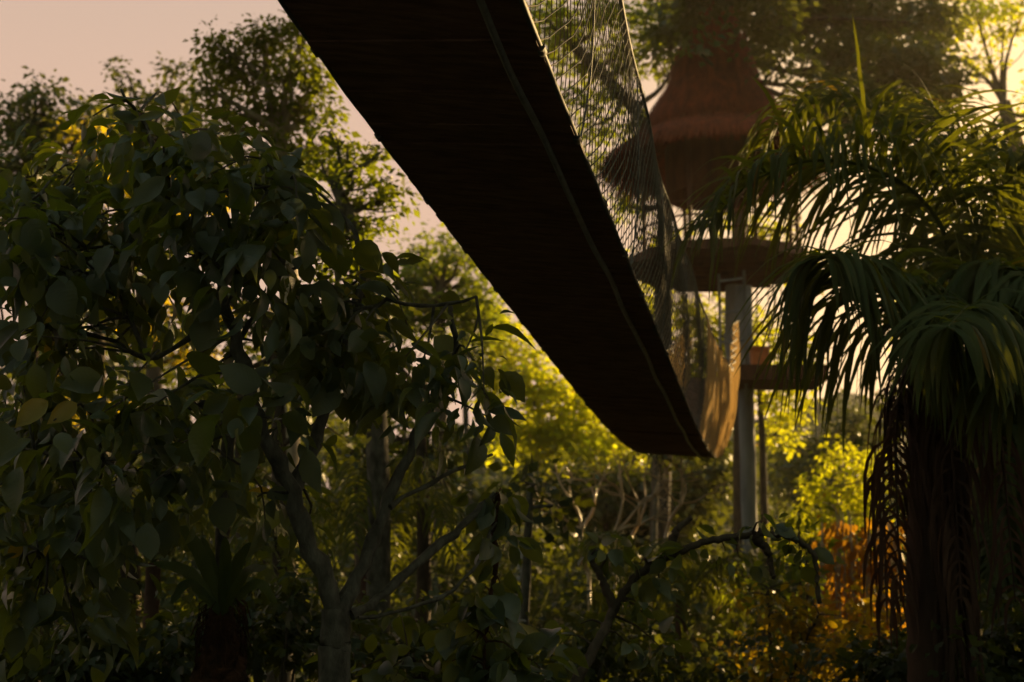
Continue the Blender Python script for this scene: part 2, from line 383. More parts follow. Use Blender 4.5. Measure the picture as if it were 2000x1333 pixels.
# planks, each 12 cm, laid edge to edge under an added light-blocking sheet
m = MB(); t = T0
while t < T1:
    w_ = 0.118; wob = rng.normal(0, 0.006); sl = rng.normal(0, 0.003)
    a0, a1 = -0.5 + wob + rng.normal(0, 0.004), 0.5 + rng.normal(0, 0.004)
    q = [deck(t, a0, sl), deck(t, a1, sl), deck(t + w_, a1, sl), deck(t + w_, a0, sl)]
    v = np.array(q + [p + np.array([0, 0, 0.026]) for p in q])
    m.add(v, [[0, 3, 2, 1], [4, 5, 6, 7], [0, 1, 5, 4], [1, 2, 6, 5], [2, 3, 7, 6], [3, 0, 4, 7]]); t += 0.121
m.build('deck_plank', M['wood'], bridge, False)
ts = np.arange(T0, T1, 0.15)
m = MB(); g = np.concatenate([deck(ts, u, 0.034) for u in (-0.49, 0.0, 0.49)]); n = len(ts); i = np.arange(n - 1)
m.add(g, np.concatenate([np.stack([i, i + 1, i + n + 1, i + n], -1), np.stack([i + n, i + n + 1, i + 2 * n + 1, i + 2 * n], -1)]))
m.build('gap_blocker', M['wood'], bridge)  # unseen sheet added to stop light leaking between the planks
for u in (0.345,):
    m = MB(); m.tube(deck(ts, u + 0.006 * np.sin(ts * 3), -0.024 + 0.006 * np.sin(ts * 5.1)), 0.017, 8); m.build('deck_cable', M['pipe'], bridge)
for u in (-0.5, 0.5):
    m = MB(); m.tube(deck(ts, u, 0.01 + 0.004 * np.sin(ts * 9)), 0.013, 6)
    for tk in np.arange(T0 + 0.4, T1, 0.92):                 # rope lashings round the edge cable
        m.tube(deck(np.linspace(tk, tk + 0.05, 3), u, 0.01), 0.022, 6)
    m.build('edge_rope', M['cable'], bridge)

NH = 1.30
def netpt(t, s, side):
    """s 0 at the deck edge .. 1 at the hand rope"""
    sag = 0.10 * np.sin(np.pi * s) * side
    fold = np.clip((t - 15) / 9, 0, 1) * 0.06 * np.sin(t * 5.3 + 2 * s) + 0.012 * np.sin(t * 3.1 + 4 * s)
    lean = s * np.interp(t, [5, 8, 11, 16, 20, 25, 29], [0.12, 0.08, 0.03, 0.13, 0.2, 0.1, 0.0])
    hh = NH * (1 + 0.02 * np.sin(t * 1.1)) * s
    return deck(t, 0.5 * side, hh, side * lean + sag * 0.35 + fold * s * (1 - 0.3 * s) * side)
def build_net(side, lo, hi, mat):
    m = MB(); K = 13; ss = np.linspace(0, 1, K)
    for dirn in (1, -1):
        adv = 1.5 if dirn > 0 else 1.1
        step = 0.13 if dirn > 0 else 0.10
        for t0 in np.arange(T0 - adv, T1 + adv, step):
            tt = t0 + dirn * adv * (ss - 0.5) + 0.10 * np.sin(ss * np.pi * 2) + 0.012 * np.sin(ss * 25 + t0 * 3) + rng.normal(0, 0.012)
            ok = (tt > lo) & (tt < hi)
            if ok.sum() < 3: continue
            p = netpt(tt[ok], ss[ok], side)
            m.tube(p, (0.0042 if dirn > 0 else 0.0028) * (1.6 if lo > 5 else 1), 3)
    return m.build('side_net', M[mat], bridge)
for sd_ in (1, -1): build_net(sd_, T0, 15.5, 'net'); build_net(sd_, 15.3, T1, 'rope')  # near net in the shaded cord colour, far net in the sunlit one
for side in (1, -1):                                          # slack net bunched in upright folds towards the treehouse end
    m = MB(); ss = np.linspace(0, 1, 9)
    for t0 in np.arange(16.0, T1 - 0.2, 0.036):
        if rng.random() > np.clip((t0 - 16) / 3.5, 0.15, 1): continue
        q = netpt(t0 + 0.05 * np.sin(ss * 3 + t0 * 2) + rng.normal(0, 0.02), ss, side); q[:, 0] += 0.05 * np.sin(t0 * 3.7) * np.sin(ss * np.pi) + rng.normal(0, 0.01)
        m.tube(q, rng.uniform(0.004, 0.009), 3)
    o = m.build('bunched_net', M['rope'], bridge); o['label'] = 'slack netting bunched in upright folds, sunlit tone put into its cord colour'
for side in (1, -1):
    m = MB(); tt = np.arange(T0, T1, 0.12); m.tube(netpt(tt, np.ones_like(tt), side), 0.012, 6); m.build('hand_rope', M['cable'], bridge)
    for tk in np.arange(2.6, T1, 2.05):
        m = MB(); s_ = np.linspace(0, 1, 8); m.tube(netpt(tk + 0.03 * np.sin(s_ * 7), s_, side), 0.006, 5); m.build('hanger_rope', M['cable'], bridge)

# ---------------------------------------------------------------- treehouse
D = 33.0
K = D / F
def strips(mb, n, r0, z0, r1, z1, ln, wd, hang=0.2, c=None, jit=0.04):
    """short overlapping straws lying down a cone from (r0,z0) to (r1,z1)"""
    for _ in range(n):
        u = rng.random() ** 0.7; a = rng.uniform(0, 2 * np.pi)
        r = r0 + (r1 - r0) * u; z = z0 + (z1 - z0) * u
        dr, dz = r1 - r0, z1 - z0; L = math.hypot(dr, dz); dr /= L; dz /= L
        l = ln * rng.uniform(0.6, 1.3); e = rng.uniform(0.0, jit)
        ca, sa = math.cos(a), math.sin(a); a2 = a + rng.normal(0, 0.04)
        def pt(k, off):
            rr = r + dr * l * k + e * (0.5 + k); zz = z + dz * l * k + e * 0.6 - hang * l * k * k
            return c + np.array([rr * math.cos(a2) - off * sa, rr * math.sin(a2) + off * ca, zz])
        v = [pt(0, -wd), pt(0, wd), pt(0.5, wd), pt(0.5, -wd), pt(1, wd * 0.4), pt(1, -wd * 0.4)]
        mb.add(np.array(v), [[0, 1, 2, 3], [3, 2, 4, 5]])
def lathe(mb, prof, c, n=40, cap=False):
    prof = np.array(prof); m_ = len(prof); a = np.linspace(0, 2 * np.pi, n, endpoint=False)
    v = np.stack([prof[:, 0, None] * np.cos(a), prof[:, 0, None] * np.sin(a), np.repeat(prof[:, 1, None], n, 1)], -1) + c
    i = np.arange(m_ - 1)[:, None] * n; j = np.arange(n)[None]; k = (j + 1) % n
    mb.add(v.reshape(-1, 3), np.stack([i + j, i + k, i + n + k, i + n + j], -1).reshape(-1, 4))
HX = 1405
def zc(py): return float(P(HX, py, D)[2])
hc = P(HX, 540, D); hc[2] = 0
house = empty('treehouse', hc, 'round treehouse with a reddish two-tier thatched roof above a round deck on a grey post', 'treehouse')
ap, mid, eave1, eave2 = zc(-60), zc(70), zc(240), zc(310)
O = hc * np.array([1, 1, 0])
m = MB(); lathe(m, [(0.3, ap), (0.46, zc(0)), (0.58, zc(60)), (0.74, zc(120)), (0.98, zc(165)), (1.3, zc(203)), (1.56, eave1), (1.5, eave1 - 0.04), (0.95, zc(200)), (0.4, zc(120))], O)
upper = m.build('roof', M['thatch'], house)
m = MB()
for a_, b_, nn in (((0.3, ap), (0.58, zc(60)), 900), ((0.58, zc(60)), (0.98, zc(165)), 2600), ((0.98, zc(165)), (1.56, eave1), 4200)):
    strips(m, nn, *a_, *b_, 0.5, 0.022, 0.28, O, 0.17)
o = m.build('thatch_straw', M['thatch'], upper)
m = MB()
for a in np.linspace(0, 2 * np.pi, 1100):
    r = 1.52 + rng.uniform(-0.12, 0.08); l = rng.uniform(0.08, 0.34) * (1 + 0.5 * math.sin(a * 7)); b = O + np.array([r * math.cos(a), r * math.sin(a), eave1 + 0.02])
    tg = np.array([-math.sin(a), math.cos(a), 0]) * 0.018; dn = np.array([rng.normal(0.03 * math.cos(a), 0.05), rng.normal(0.03 * math.sin(a), 0.05), -l])
    m.add(np.array([b - tg, b + tg, b + tg * 0.4 + dn, b - tg * 0.4 + dn]), [[0, 1, 2, 3]])
m.build('thatch_fringe', M['thatch'], upper)
m = MB(); lathe(m, [(0.9, zc(235)), (1.7, zc(268)), (2.6, eave2), (2.52, eave2 - 0.08), (1.6, zc(290)), (0.9, zc(262))], O)
lower = m.build('roof', M['thatch'], house); lower['label'] = 'wider lower tier of thatch with a ragged hanging fringe'
m = MB(); strips(m, 2600, 0.9, zc(235), 1.8, zc(272), 0.5, 0.022, 0.2, O, 0.08); strips(m, 4200, 1.8, zc(272), 2.6, eave2, 0.42, 0.022, 0.5, O, 0.06)
for a in np.linspace(0, 2 * np.pi, 900):
    r = 2.55 + rng.uniform(-0.1, 0.06); l = rng.uniform(0.15, 0.42); b = O + np.array([r * math.cos(a), r * math.sin(a), eave2 + 0.02])
    tg = np.array([-math.sin(a), math.cos(a), 0]) * 0.02; dn = np.array([rng.normal(0, 0.03), rng.normal(0, 0.03), -l])
    m.add(np.array([b - tg, b + tg, b + tg + dn, b - tg + dn]), [[0, 1, 2, 3]])
m.build('thatch_straw', M['thatch'], lower)
# walls: dark woven core under the roof plus eight posts and rails down to the deck
fl = zc(512)
m = MB(); lathe(m, [(1.25, eave2 + 0.25), (1.25, zc(385)), (1.2, zc(385)), (1.2, eave2 + 0.25)], O, 24); m.build('wall', M['hutwood'], house)
for k in range(8):
    a = k * math.pi / 4 + 0.3; c = O + np.array([1.95 * math.cos(a), 1.95 * math.sin(a), 0])
    m = MB(); m.tube([c + [0, 0, fl], c + [0.02, 0, (fl + eave2) / 2], c + [0, 0, eave2 + 0.05]], 0.055, 7, 0.04); m.build('pillar', M['hutwood'], house)
for z_ in (0.35, 0.68, 1.02):
    m = MB(); a = np.linspace(0.3, 0.3 + 2 * np.pi, 41); r = 1.97
    m.tube(np.stack([O[0] + r * np.cos(a), O[1] + r * np.sin(a), fl + z_ + 0.02 * np.sin(a * 8)], -1), 0.028, 6); m.build('railing', M['hutwood'], house)
m = MB(); seg = 72; a = np.linspace(0, 2 * np.pi, seg, endpoint=False); rr = 2.2 + 0.05 * np.abs(np.sin(a * 8))
zt, zb = fl, fl - 0.20
ring = lambda r_, z_: np.stack([O[0] + r_ * np.cos(a), O[1] + r_ * np.sin(a), np.full(seg, z_)], -1)
i = np.arange(seg); j = (i + 1) % seg
V = np.concatenate([ring(rr, zt), ring(rr, zb + 0.05 * np.sin(a * 8)), ring(0.2, zt), ring(0.2, zb)])
m.add(V, np.concatenate([np.stack([i, j, j + seg, i + seg], -1), np.stack([i, i + 2 * seg, j + 2 * seg, j], -1), np.stack([i + seg, j + seg, j + 3 * seg, i + 3 * seg], -1)]))
dk = m.build('deck', M['hutwood'], house, False)
m = MB()
for k in range(9):
    y = -1.8 + k * 0.45; hw = math.sqrt(max(0.1, 2.0 ** 2 - y * y)); m.box(O + [0, y, zb - 0.06], (2 * hw, 0.09, 0.13))
m.build('joist', M['hutwood'], dk, False)
# grey post to the ground and a shorter tapered trunk stub beside it
pb = P(1462, 1333, D - 1.2); 
m = MB(); pts = [(pb[0], pb[1], -0.2)] + [P(x, y, D - 1.2) for x, y in ((1466, 1150), (1462, 950), (1458, 800), (1456, 700), (1452, 560))]
m.tube(smoothpath(pts, 20), np.linspace(0.17, 0.19, 20), 12, 0.06); m.build('post', M['post'], house)
m = MB(); m.tube(smoothpath([P(x, y, D - 0.2) for x, y in ((1438, 560), (1437, 640), (1434, 690), (1428, 716))], 10), [0.27] * 5 + [0.25, 0.22, 0.18, 0.15, 0.12], 10, 0.04)
o = m.build('stub_post', M['post'], house)
# ladder down from deck
m = MB(); l0, l1, r0, r1 = P(1404, 535, D - 2.3), P(1409, 790, D - 2.1), P(1453, 528, D - 2.3), P(1458, 790, D - 2.1)
m.tube([l0, (l0 + l1) / 2, l1], 0.035, 6); m.tube([r0, (r0 + r1) / 2, r1], 0.04, 6)
m.build('ladder_rail', M['post'], house)
for u in (0.06, 0.3, 0.53, 0.76):
    m = MB(); m.tube([l0 + (l1 - l0) * u, r0 + (r1 - r0) * u], 0.026, 6); m.build('rung', M['post'], house)
# landing where the bridge arrives
le = np.array(deck(T1, 0)); lx0, lx1 = P(1428, 730, D - 2)[0], P(1605, 730, D - 2)[0]
zl = float(P(1500, 722, D - 2)[2])
land = MB(); land.box([(lx0 + lx1) / 2, D - 1.9, zl - 0.17], (lx1 - lx0, 1.5, 0.34)); lo = land.build('landing', M['hutwood'], house, False)
m = MB(); c = P(1483, 697, D - 2.2); m.box([c[0], c[1], zl + 0.205], (0.36, 0.34, 0.41)); m.box([c[0], c[1], zl + 0.43], (0.42, 0.40, 0.04))
crate = m.build('step_box', M['orange'], None, False); tag(crate, 'small orange wooden box standing on the treehouse landing', 'box')
for px_ in (1480, 1503, 1528, 1552, 1590):
    m = MB(); a_ = P(px_, 716, D - 1.2); b_ = P(px_ - 2, 566, D - 1.2); m.tube([a_, b_], 0.016, 5); m.build('suspension_rod', M['cable'], lo)
for py_ in (627, 652, 676):
    m = MB(); xs = np.linspace(1462, 1640, 9); m.tube(np.array([P(x, py_ + 4 * math.sin((x - 1462) / 90), D - 1.25) for x in xs]), 0.014, 5); m.build('guard_rope', M['cable'], lo)

# ---------------------------------------------------------------- near broad-leaved tree on the left
def near_tree():
    Y = 6.3
    base = P(655, 1333, Y); base[2] = 0
    root = empty('broadleaf_tree', base, 'big-leaved tree left of the bridge, its lichened trunk forking low into three limbs', 'tree')
    m = MB(); k = Y / F
    def br(pl, r0, r1, n=18, dy=0.0):
        pts = [P(x, y, Y + dy * j / (len(pl) - 1)) for j, (x, y) in enumerate(pl)]
        p = smoothpath(pts, n); p += rng.normal(0, 0.006, p.shape)
        m.tube(p, 0.88 * np.linspace(r0 * k, r1 * k, n) * (1 + 0.13 * rng.normal(size=n)), 12, 0.07); return p
    low = [np.array([base[0], Y, -0.1])] + [P(x, y, Y) for x, y in ((652, 1333), (655, 1260), (655, 1190))]
    p = smoothpath(low, 16); m.tube(p, np.linspace(33, 27, 16) * k, 14, 0.04)
    paths = [br([(655, 1215), (632, 1130), (594, 1040), (570, 950), (520, 860), (492, 770), (470, 690), (440, 600), (430, 540)], 22, 11, 26, -0.3),
             br([(575, 960), (610, 880), (640, 790), (668, 690), (690, 600), (712, 520), (680, 430)], 18, 6, 22, 0.5),
             br([(660, 1205), (700, 1120), (735, 1040), (770, 950), (815, 850), (862, 760), (890, 700), (880, 600)], 19, 7, 24, 0.3),
             br([(690, 1205), (760, 1150), (840, 1080), (910, 1020), (965, 965)], 13, 7, 18, 0.6),
             br([(440, 600), (380, 650), (300, 700), (210, 660), (90, 640)], 8, 4, 14, 0.4),
             br([(440, 560), (400, 450), (330, 350), (280, 240), (235, 180)], 9, 3, 16, -0.2),
             br([(470, 660), (540, 560), (560, 460), (560, 360)], 8, 3, 14, -0.3),
             br([(760, 990), (840, 945), (920, 905), (960, 890)], 6, 3, 10, 0.5),
             br([(492, 780), (410, 800), (350, 850), (200, 900), (60, 880)], 8, 4, 14, 0.3),
             br([(690, 610), (760, 590), (850, 600), (930, 580)], 6, 3, 10, -0.1),
             br([(290, 700), (220, 560), (140, 450), (80, 380)], 6, 3, 12, 0.2),
             br([(200, 900), (150, 1010), (70, 1080)], 5, 3, 8, 0.2)]
    p = br([(700, 1205), (800, 1190), (900, 1140), (940, 1080), (968, 1020)], 5, 3, 14, 0.6); 
    blobs = [(215, 175, 55, 35), (250, 235, 100, 60), (400, 210, 80, 50), (440, 280, 110, 70), (330, 330, 170, 80), (120, 340, 120, 100), (520, 320, 80, 70),
             (600, 390, 100, 70), (200, 440, 200, 100), (420, 440, 150, 90), (650, 500, 80, 60), (740, 560, 70, 50), (830, 600, 90, 60), (900, 570, 70, 50),
             (700, 630, 100, 60), (830, 690, 80, 70), (925, 690, 45, 80), (80, 560, 120, 120), (250, 560, 110, 70), (520, 540, 110, 60), (70, 760, 110, 110),
             (600, 700, 90, 60), (790, 780, 70, 60), (560, 620, 80, 60), (40, 920, 90, 120), (200, 860, 120, 70), (330, 780, 100, 50), (180, 1020, 150, 90),
             (420, 900, 80, 70), (540, 800, 70, 60), (700, 760, 70, 40), (560, 1000, 60, 40), (90, 1180, 130, 90), (300, 950, 90, 60), (60, 440, 90, 90), (480, 400, 90, 60),
             (360, 560, 90, 50), (130, 660, 110, 60), (640, 580, 60, 40), (690, 700, 60, 40), (960, 760, 30, 50)]
    bl = []
    for (x, y, a, b) in blobs: bl.append((x, y, a, b, rng.uniform(-0.55, 0.65), 0.5))
    C, cens = crown_points(bl, Y, 72)
    C = [c[(lambda X, Z: (Z > np.interp(X, [-200, 0, 120, 150, 240, 330, 480, 560, 650, 760, 840, 980], [350, 350, 320, 200, 200, 250, 265, 350, 500, 580, 640, 680])) & (X < 975))(*pix(c))] for c in C]
    allp = np.concatenate(paths)
    tw = MB()
    for c in C:
        for q in c:
            j = np.argmin(np.linalg.norm(allp - q, axis=1) + rng.random(len(allp)) * 0.25); s = allp[j]
            L = np.linalg.norm(q - s)
            if L < 1.3: m.tube(smoothpath([s, (s + q) / 2 + rng.normal(size=3) * 0.08 * L + [0, 0, 0.08 * L], q], 6), np.linspace(0.008, 0.003, 6), 5)
    m.build('trunk', M['bark'], root)
    f = MB(); CC = np.concatenate(C)
    def inside(c):
        X, Z = pix(c); return (Z > np.interp(X, [-200, 0, 120, 150, 240, 330, 480, 560, 650, 760, 840, 980], [250, 250, 225, 150, 140, 180, 205, 290, 415, 470, 540, 560])) & (X < 985)
    foliage(f, CC[::2], 11, 0.128, 0.11, BROAD, droop=0.9, flat=0.8, inside=inside)
    foliage(f, CC[1::2], 15, 0.14, 0.11, LANCE, droop=0.7, flat=0.9, inside=inside)
    foliage(f, CC[::3], 7, 0.085, 0.11, LANCE, droop=0.2, flat=0.9, inside=inside)
    f.build('crown', M['near'], root)
near_tree()

# ---------------------------------------------------------------- trees
def B(*a): return list(a)
tree('tall airy tree with sunlit yellow-green crown rising above the big-leaved tree', 20, [(560, 1000), (565, 600), (560, 420), (548, 260)], 0.16,
     B((430, 85, 50, 40), (515, 65, 60, 45), (600, 60, 40, 45), (470, 140, 80, 45), (570, 140, 60, 50), (405, 170, 40, 40), (520, 220, 75, 45), (610, 220, 40, 50), (620, 160, 35, 40), (440, 240, 50, 40), (560, 300, 65, 45), (620, 290, 35, 30), (560, 390, 70, 45), (480, 320, 50, 40)),
     19.0, 22, 0.10, 0.14, 'far', 'pale', ntw=6)
tree('mid-height tree with drooping leaf sprays beside the left edge of the bridge', 16, [(740, 1000), (728, 700), (716, 540), (680, 420), (655, 360)], 0.12,
     B((640, 245, 30, 35), (700, 300, 70, 30), (745, 300, 25, 25), (640, 320, 50, 40), (700, 360, 60, 35), (770, 385, 40, 35), (640, 410, 60, 40), (730, 430, 50, 30), (690, 480, 60, 40), (620, 480, 50, 40), (735, 390, 40, 30), (670, 540, 60, 50)),
     22, 14, 0.108, 0.115, 'far', 'bark', ntw=6)
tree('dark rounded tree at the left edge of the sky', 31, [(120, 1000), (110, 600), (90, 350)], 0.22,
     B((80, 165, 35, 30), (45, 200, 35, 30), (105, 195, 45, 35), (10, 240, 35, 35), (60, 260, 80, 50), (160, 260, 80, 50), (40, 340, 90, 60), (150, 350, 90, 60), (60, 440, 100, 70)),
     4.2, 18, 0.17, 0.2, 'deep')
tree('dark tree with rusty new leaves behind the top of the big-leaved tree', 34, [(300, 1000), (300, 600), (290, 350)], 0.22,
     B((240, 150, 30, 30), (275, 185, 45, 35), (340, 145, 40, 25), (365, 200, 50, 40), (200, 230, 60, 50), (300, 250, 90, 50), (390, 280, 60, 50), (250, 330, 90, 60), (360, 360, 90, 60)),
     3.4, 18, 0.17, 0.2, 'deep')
tree('small tree with backlit gold put into its leaf colour, behind the big-leaved crown', 29, [(200, 1000), (190, 600), (180, 320)], 0.14,
     B((170, 235, 35, 25), (200, 290, 50, 40), (140, 250, 30, 25), (300, 620, 50, 50), (380, 690, 50, 40), (150, 800, 70, 50), (300, 400, 80, 50), (450, 380, 60, 40), (420, 600, 60, 50), (560, 640, 50, 40)), 4, 16, 0.16, 0.2, 'backlit_gold')
tree('bushy green tree seen in the gap left of the bridge', 40, [(860, 1000), (860, 750), (860, 560)], 0.25,
     B((815, 480, 35, 25), (870, 475, 35, 20), (900, 500, 50, 35), (850, 520, 60, 40), (800, 550, 50, 50), (920, 560, 50, 50), (860, 600, 80, 50), (780, 620, 60, 50), (950, 620, 50, 50)),
     2.6, 20, 0.2, 0.25, 'far')
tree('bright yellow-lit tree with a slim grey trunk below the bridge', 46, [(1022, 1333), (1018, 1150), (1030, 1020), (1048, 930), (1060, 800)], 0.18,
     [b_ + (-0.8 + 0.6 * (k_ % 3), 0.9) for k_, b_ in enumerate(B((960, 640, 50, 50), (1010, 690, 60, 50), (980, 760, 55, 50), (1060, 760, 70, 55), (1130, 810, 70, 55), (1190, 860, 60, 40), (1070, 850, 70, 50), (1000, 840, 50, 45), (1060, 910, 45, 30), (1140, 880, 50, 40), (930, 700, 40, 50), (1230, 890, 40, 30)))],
     2.2, 17, 0.22, 0.33, 'far_sunlit', 'post', ntw=5)
tree('spreading tree behind the bridge netting with pale sky gaps in its crown', 37, [(1290, 1000), (1295, 600), (1290, 300), (1200, 170), (1120, 90)], 0.24,
     B((1060, 30, 40, 50), (1110, 60, 60, 60), (1190, 30, 70, 40), (1150, 130, 60, 40), (1225, 100, 40, 60), (1110, 190, 50, 30), (1200, 190, 50, 30), (1160, 250, 50, 30), (1230, 250, 30, 40), (1300, 40, 50, 60), (1170, 320, 50, 35), (1210, 400, 50, 30), (1250, 340, 30, 30), (1340, 100, 30, 40)),
     3.2, 20, 0.18, 0.24, 'far')
tree('huge dark tree overhanging the thatched treehouse with a thick trunk', 38, [(1450, 1333), (1452, 900), (1448, 500), (1436, 200), (1430, 0), (1430, -150)], 0.24,
     B((1330, -40, 60, 60), (1400, -90, 90, 60), (1500, -30, 70, 70), (1540, 60, 60, 50), (1600, 10, 90, 60), (1640, 110, 70, 50), (1700, 50, 80, 70), (1760, 130, 80, 60), (1590, 190, 50, 50), (1680, 210, 80, 50), (1820, 40, 60, 60), (1770, 230, 80, 50), (1850, 170, 50, 40), (1480, 100, 40, 40), (1490, 40, 45, 45, -7, 0.9), (1345, 10, 45, 45, -7, 0.9), (1530, 120, 35, 30, -7, 0.6), (1300, 60, 45, 40, -6, 0.8), (1560, -10, 80, 50), (1800, 120, 60, 50), (1450, -60, 90, 40, -7, 1.2), (1412, 0, 40, 18, -7.2, 0.4), (1335, 75, 30, 26, -7.5, 0.4), (1290, 120, 30, 25), (1800, 250, 40, 30)),
     3.3, 24, 0.21, 0.28, 'deep')
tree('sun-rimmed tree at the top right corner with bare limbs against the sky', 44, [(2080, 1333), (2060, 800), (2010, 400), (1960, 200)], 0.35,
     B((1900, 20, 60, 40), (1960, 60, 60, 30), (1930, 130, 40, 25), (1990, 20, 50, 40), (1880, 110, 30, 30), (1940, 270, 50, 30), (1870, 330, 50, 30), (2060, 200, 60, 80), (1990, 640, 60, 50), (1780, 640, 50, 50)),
     1.7, 18, 0.2, 0.26, 'far_sunlit')
tree('tree seen under the treehouse deck, yellow sunlight put into its leaf colour', 39, [(1500, 1333), (1490, 900), (1480, 700)], 0.11,
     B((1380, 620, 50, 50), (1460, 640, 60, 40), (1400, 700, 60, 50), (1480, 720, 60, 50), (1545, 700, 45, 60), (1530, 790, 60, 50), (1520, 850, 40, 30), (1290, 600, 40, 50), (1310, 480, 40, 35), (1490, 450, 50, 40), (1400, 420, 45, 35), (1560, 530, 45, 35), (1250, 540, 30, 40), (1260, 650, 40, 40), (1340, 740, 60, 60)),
     3.2, 18, 0.18, 0.235, 'far_sunlit')
tree('sapling right of the grey post, sunlit yellow put into its leaf colour', 30, [(1640, 1333), (1636, 1100), (1630, 950)], 0.1,
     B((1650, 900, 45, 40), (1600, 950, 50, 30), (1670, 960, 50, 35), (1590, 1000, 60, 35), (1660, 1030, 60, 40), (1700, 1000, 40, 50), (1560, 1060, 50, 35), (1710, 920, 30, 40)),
     6, 18, 0.13, 0.19, 'far_sunlit', 'pale')
tree('dark round-headed tree in the shade right of the grey post', 52, [(1580, 1333), (1575, 1050), (1570, 950)], 0.3,
     B((1580, 890, 70, 55), (1540, 940, 60, 50), (1620, 960, 60, 60), (1680, 850, 60, 70)), 1.3, 22, 0.22, 0.3, 'deep')
for i_, (lab, Y_, x_, bl_) in enumerate([
    ('shadowy tree below and behind the limbs of the big-leaved tree', 24, 700, [(640, 880, 70, 60), (720, 900, 80, 60), (800, 860, 70, 60), (860, 930, 70, 60), (760, 980, 80, 60), (900, 860, 50, 50)]),
    ('dim tree low at the far left beneath the big-leaved tree', 16, 250, [(80, 900, 110, 80), (220, 960, 110, 70), (360, 1040, 90, 70), (120, 1080, 130, 90), (300, 1150, 130, 80), (40, 1230, 120, 80)]),
    ('dark tree filling the gap behind the bare orange shrub', 42, 1180, [(1080, 960, 80, 60), (1180, 960, 90, 60), (1280, 980, 90, 60), (1360, 950, 70, 60), (1240, 1060, 100, 60), (1340, 1070, 80, 60), (1400, 900, 50, 60)]),
    ('dark tree behind the bird-nest fern', 20, 470, [(420, 760, 70, 60), (500, 900, 60, 60), (380, 900, 80, 60), (560, 1080, 60, 60), (480, 1150, 80, 60)]),
    ('tree in shade behind the lower palm fronds at the right', 26, 1900, [(1780, 800, 80, 80), (1900, 780, 90, 80), (1990, 860, 80, 80), (1880, 960, 100, 80), (1960, 1080, 90, 80), (1780, 1000, 70, 80)])]):
    tree(lab, Y_, [(x_, 1333), (x_ + 5, 1150), (x_, bl_[0][1])], 0.14, bl_, 60.0 / Y_ ** 1.0, 15, 0.006 * Y_ + 0.03, 0.007 * Y_ + 0.02, 'deep', 'darkbark')

for lab, Y_, x_, bl_ in (
    ('dark bushy tree just behind the big-leaved tree at the far left', 11.5, 60, [(0, 480, 110, 80), (80, 580, 110, 80), (200, 620, 100, 70), (40, 720, 120, 80), (180, 780, 110, 70), (60, 880, 120, 80), (220, 900, 90, 70), (100, 1020, 130, 80)]),
    ('dark tree filling the space behind the fork of the big-leaved tree', 15, 540, [(300, 480, 90, 70), (420, 520, 90, 70), (380, 620, 90, 60), (500, 640, 90, 70), (600, 620, 80, 60), (640, 720, 80, 60), (540, 760, 90, 60), (400, 720, 80, 60), (700, 640, 70, 50), (620, 840, 80, 60), (740, 760, 60, 60)]),
    ('dark tree behind the right limb of the big-leaved tree', 18, 820, [(760, 620, 60, 50), (840, 660, 60, 50), (880, 740, 50, 60), (800, 760, 70, 60), (860, 840, 60, 60), (760, 860, 70, 60), (880, 940, 60, 50)])):
    tree(lab, Y_, [(x_, 1333), (x_ + 8, 1100), (x_, bl_[3][1])], 0.11, bl_, 40.0 / Y_, 13, 0.13, 0.17, 'deep', 'darkbark', shape=FOLD)

# pale slim trunks deeper in the wood, crowns above hidden by the canopy
for lab, x0, x1, ytop, Y_, r_ in (('slim grey trunk with a small leafy top, standing just left of the bare shrub', 1020, 1035, 960, 14, 0.052), ('slim grey trunk standing in shade left of the yellow-lit tree', 925, 905, 700, 30, 0.09), ('thin pale stem behind the bare orange shrub', 1262, 1285, 860, 36, 0.08), ('slim grey stem right behind the forked limbs', 745, 752, 780, 26, 0.1)):
    tree(lab, Y_, [(x0, 1333), ((x0 + x1) / 2 + 4, 1050), (x1, ytop)], r_, [(x1, ytop - 10, 50, 40), (x1 + 30, ytop + 30, 40, 30)], 4, 14, 0.17, 0.2, 'deep', 'bark', name='slender_tree')

# ---------------------------------------------------------------- bare sunlit shrub
def bare_shrub():
    Y = 20; b = P(1190, 1150, Y); b[2] = 0
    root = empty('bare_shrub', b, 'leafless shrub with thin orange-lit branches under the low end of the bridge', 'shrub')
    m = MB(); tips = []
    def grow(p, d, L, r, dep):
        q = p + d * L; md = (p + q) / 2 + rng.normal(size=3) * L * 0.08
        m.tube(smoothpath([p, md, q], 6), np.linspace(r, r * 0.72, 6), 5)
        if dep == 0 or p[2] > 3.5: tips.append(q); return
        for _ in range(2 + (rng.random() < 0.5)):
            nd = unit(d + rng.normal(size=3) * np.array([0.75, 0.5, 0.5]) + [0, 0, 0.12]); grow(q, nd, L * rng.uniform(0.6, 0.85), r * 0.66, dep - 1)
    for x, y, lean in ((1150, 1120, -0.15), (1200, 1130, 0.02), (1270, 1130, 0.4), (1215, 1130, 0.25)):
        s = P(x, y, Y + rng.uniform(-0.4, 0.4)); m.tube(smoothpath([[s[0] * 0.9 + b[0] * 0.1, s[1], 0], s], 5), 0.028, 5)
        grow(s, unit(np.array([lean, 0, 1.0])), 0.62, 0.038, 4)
    m.build('trunk', M['litbark'], root)
    f = MB(); tips_ = np.array(tips)[rng.random(len(tips)) < 0.5]
    foliage(f, tips_[::4], 1.0, 0.08, 0.05, SIMPLE, 0.2); f.build('leaves', M['far_sunlit'], root)  # few tip leaves in the sunlit colour, set as small glints
bare_shrub()

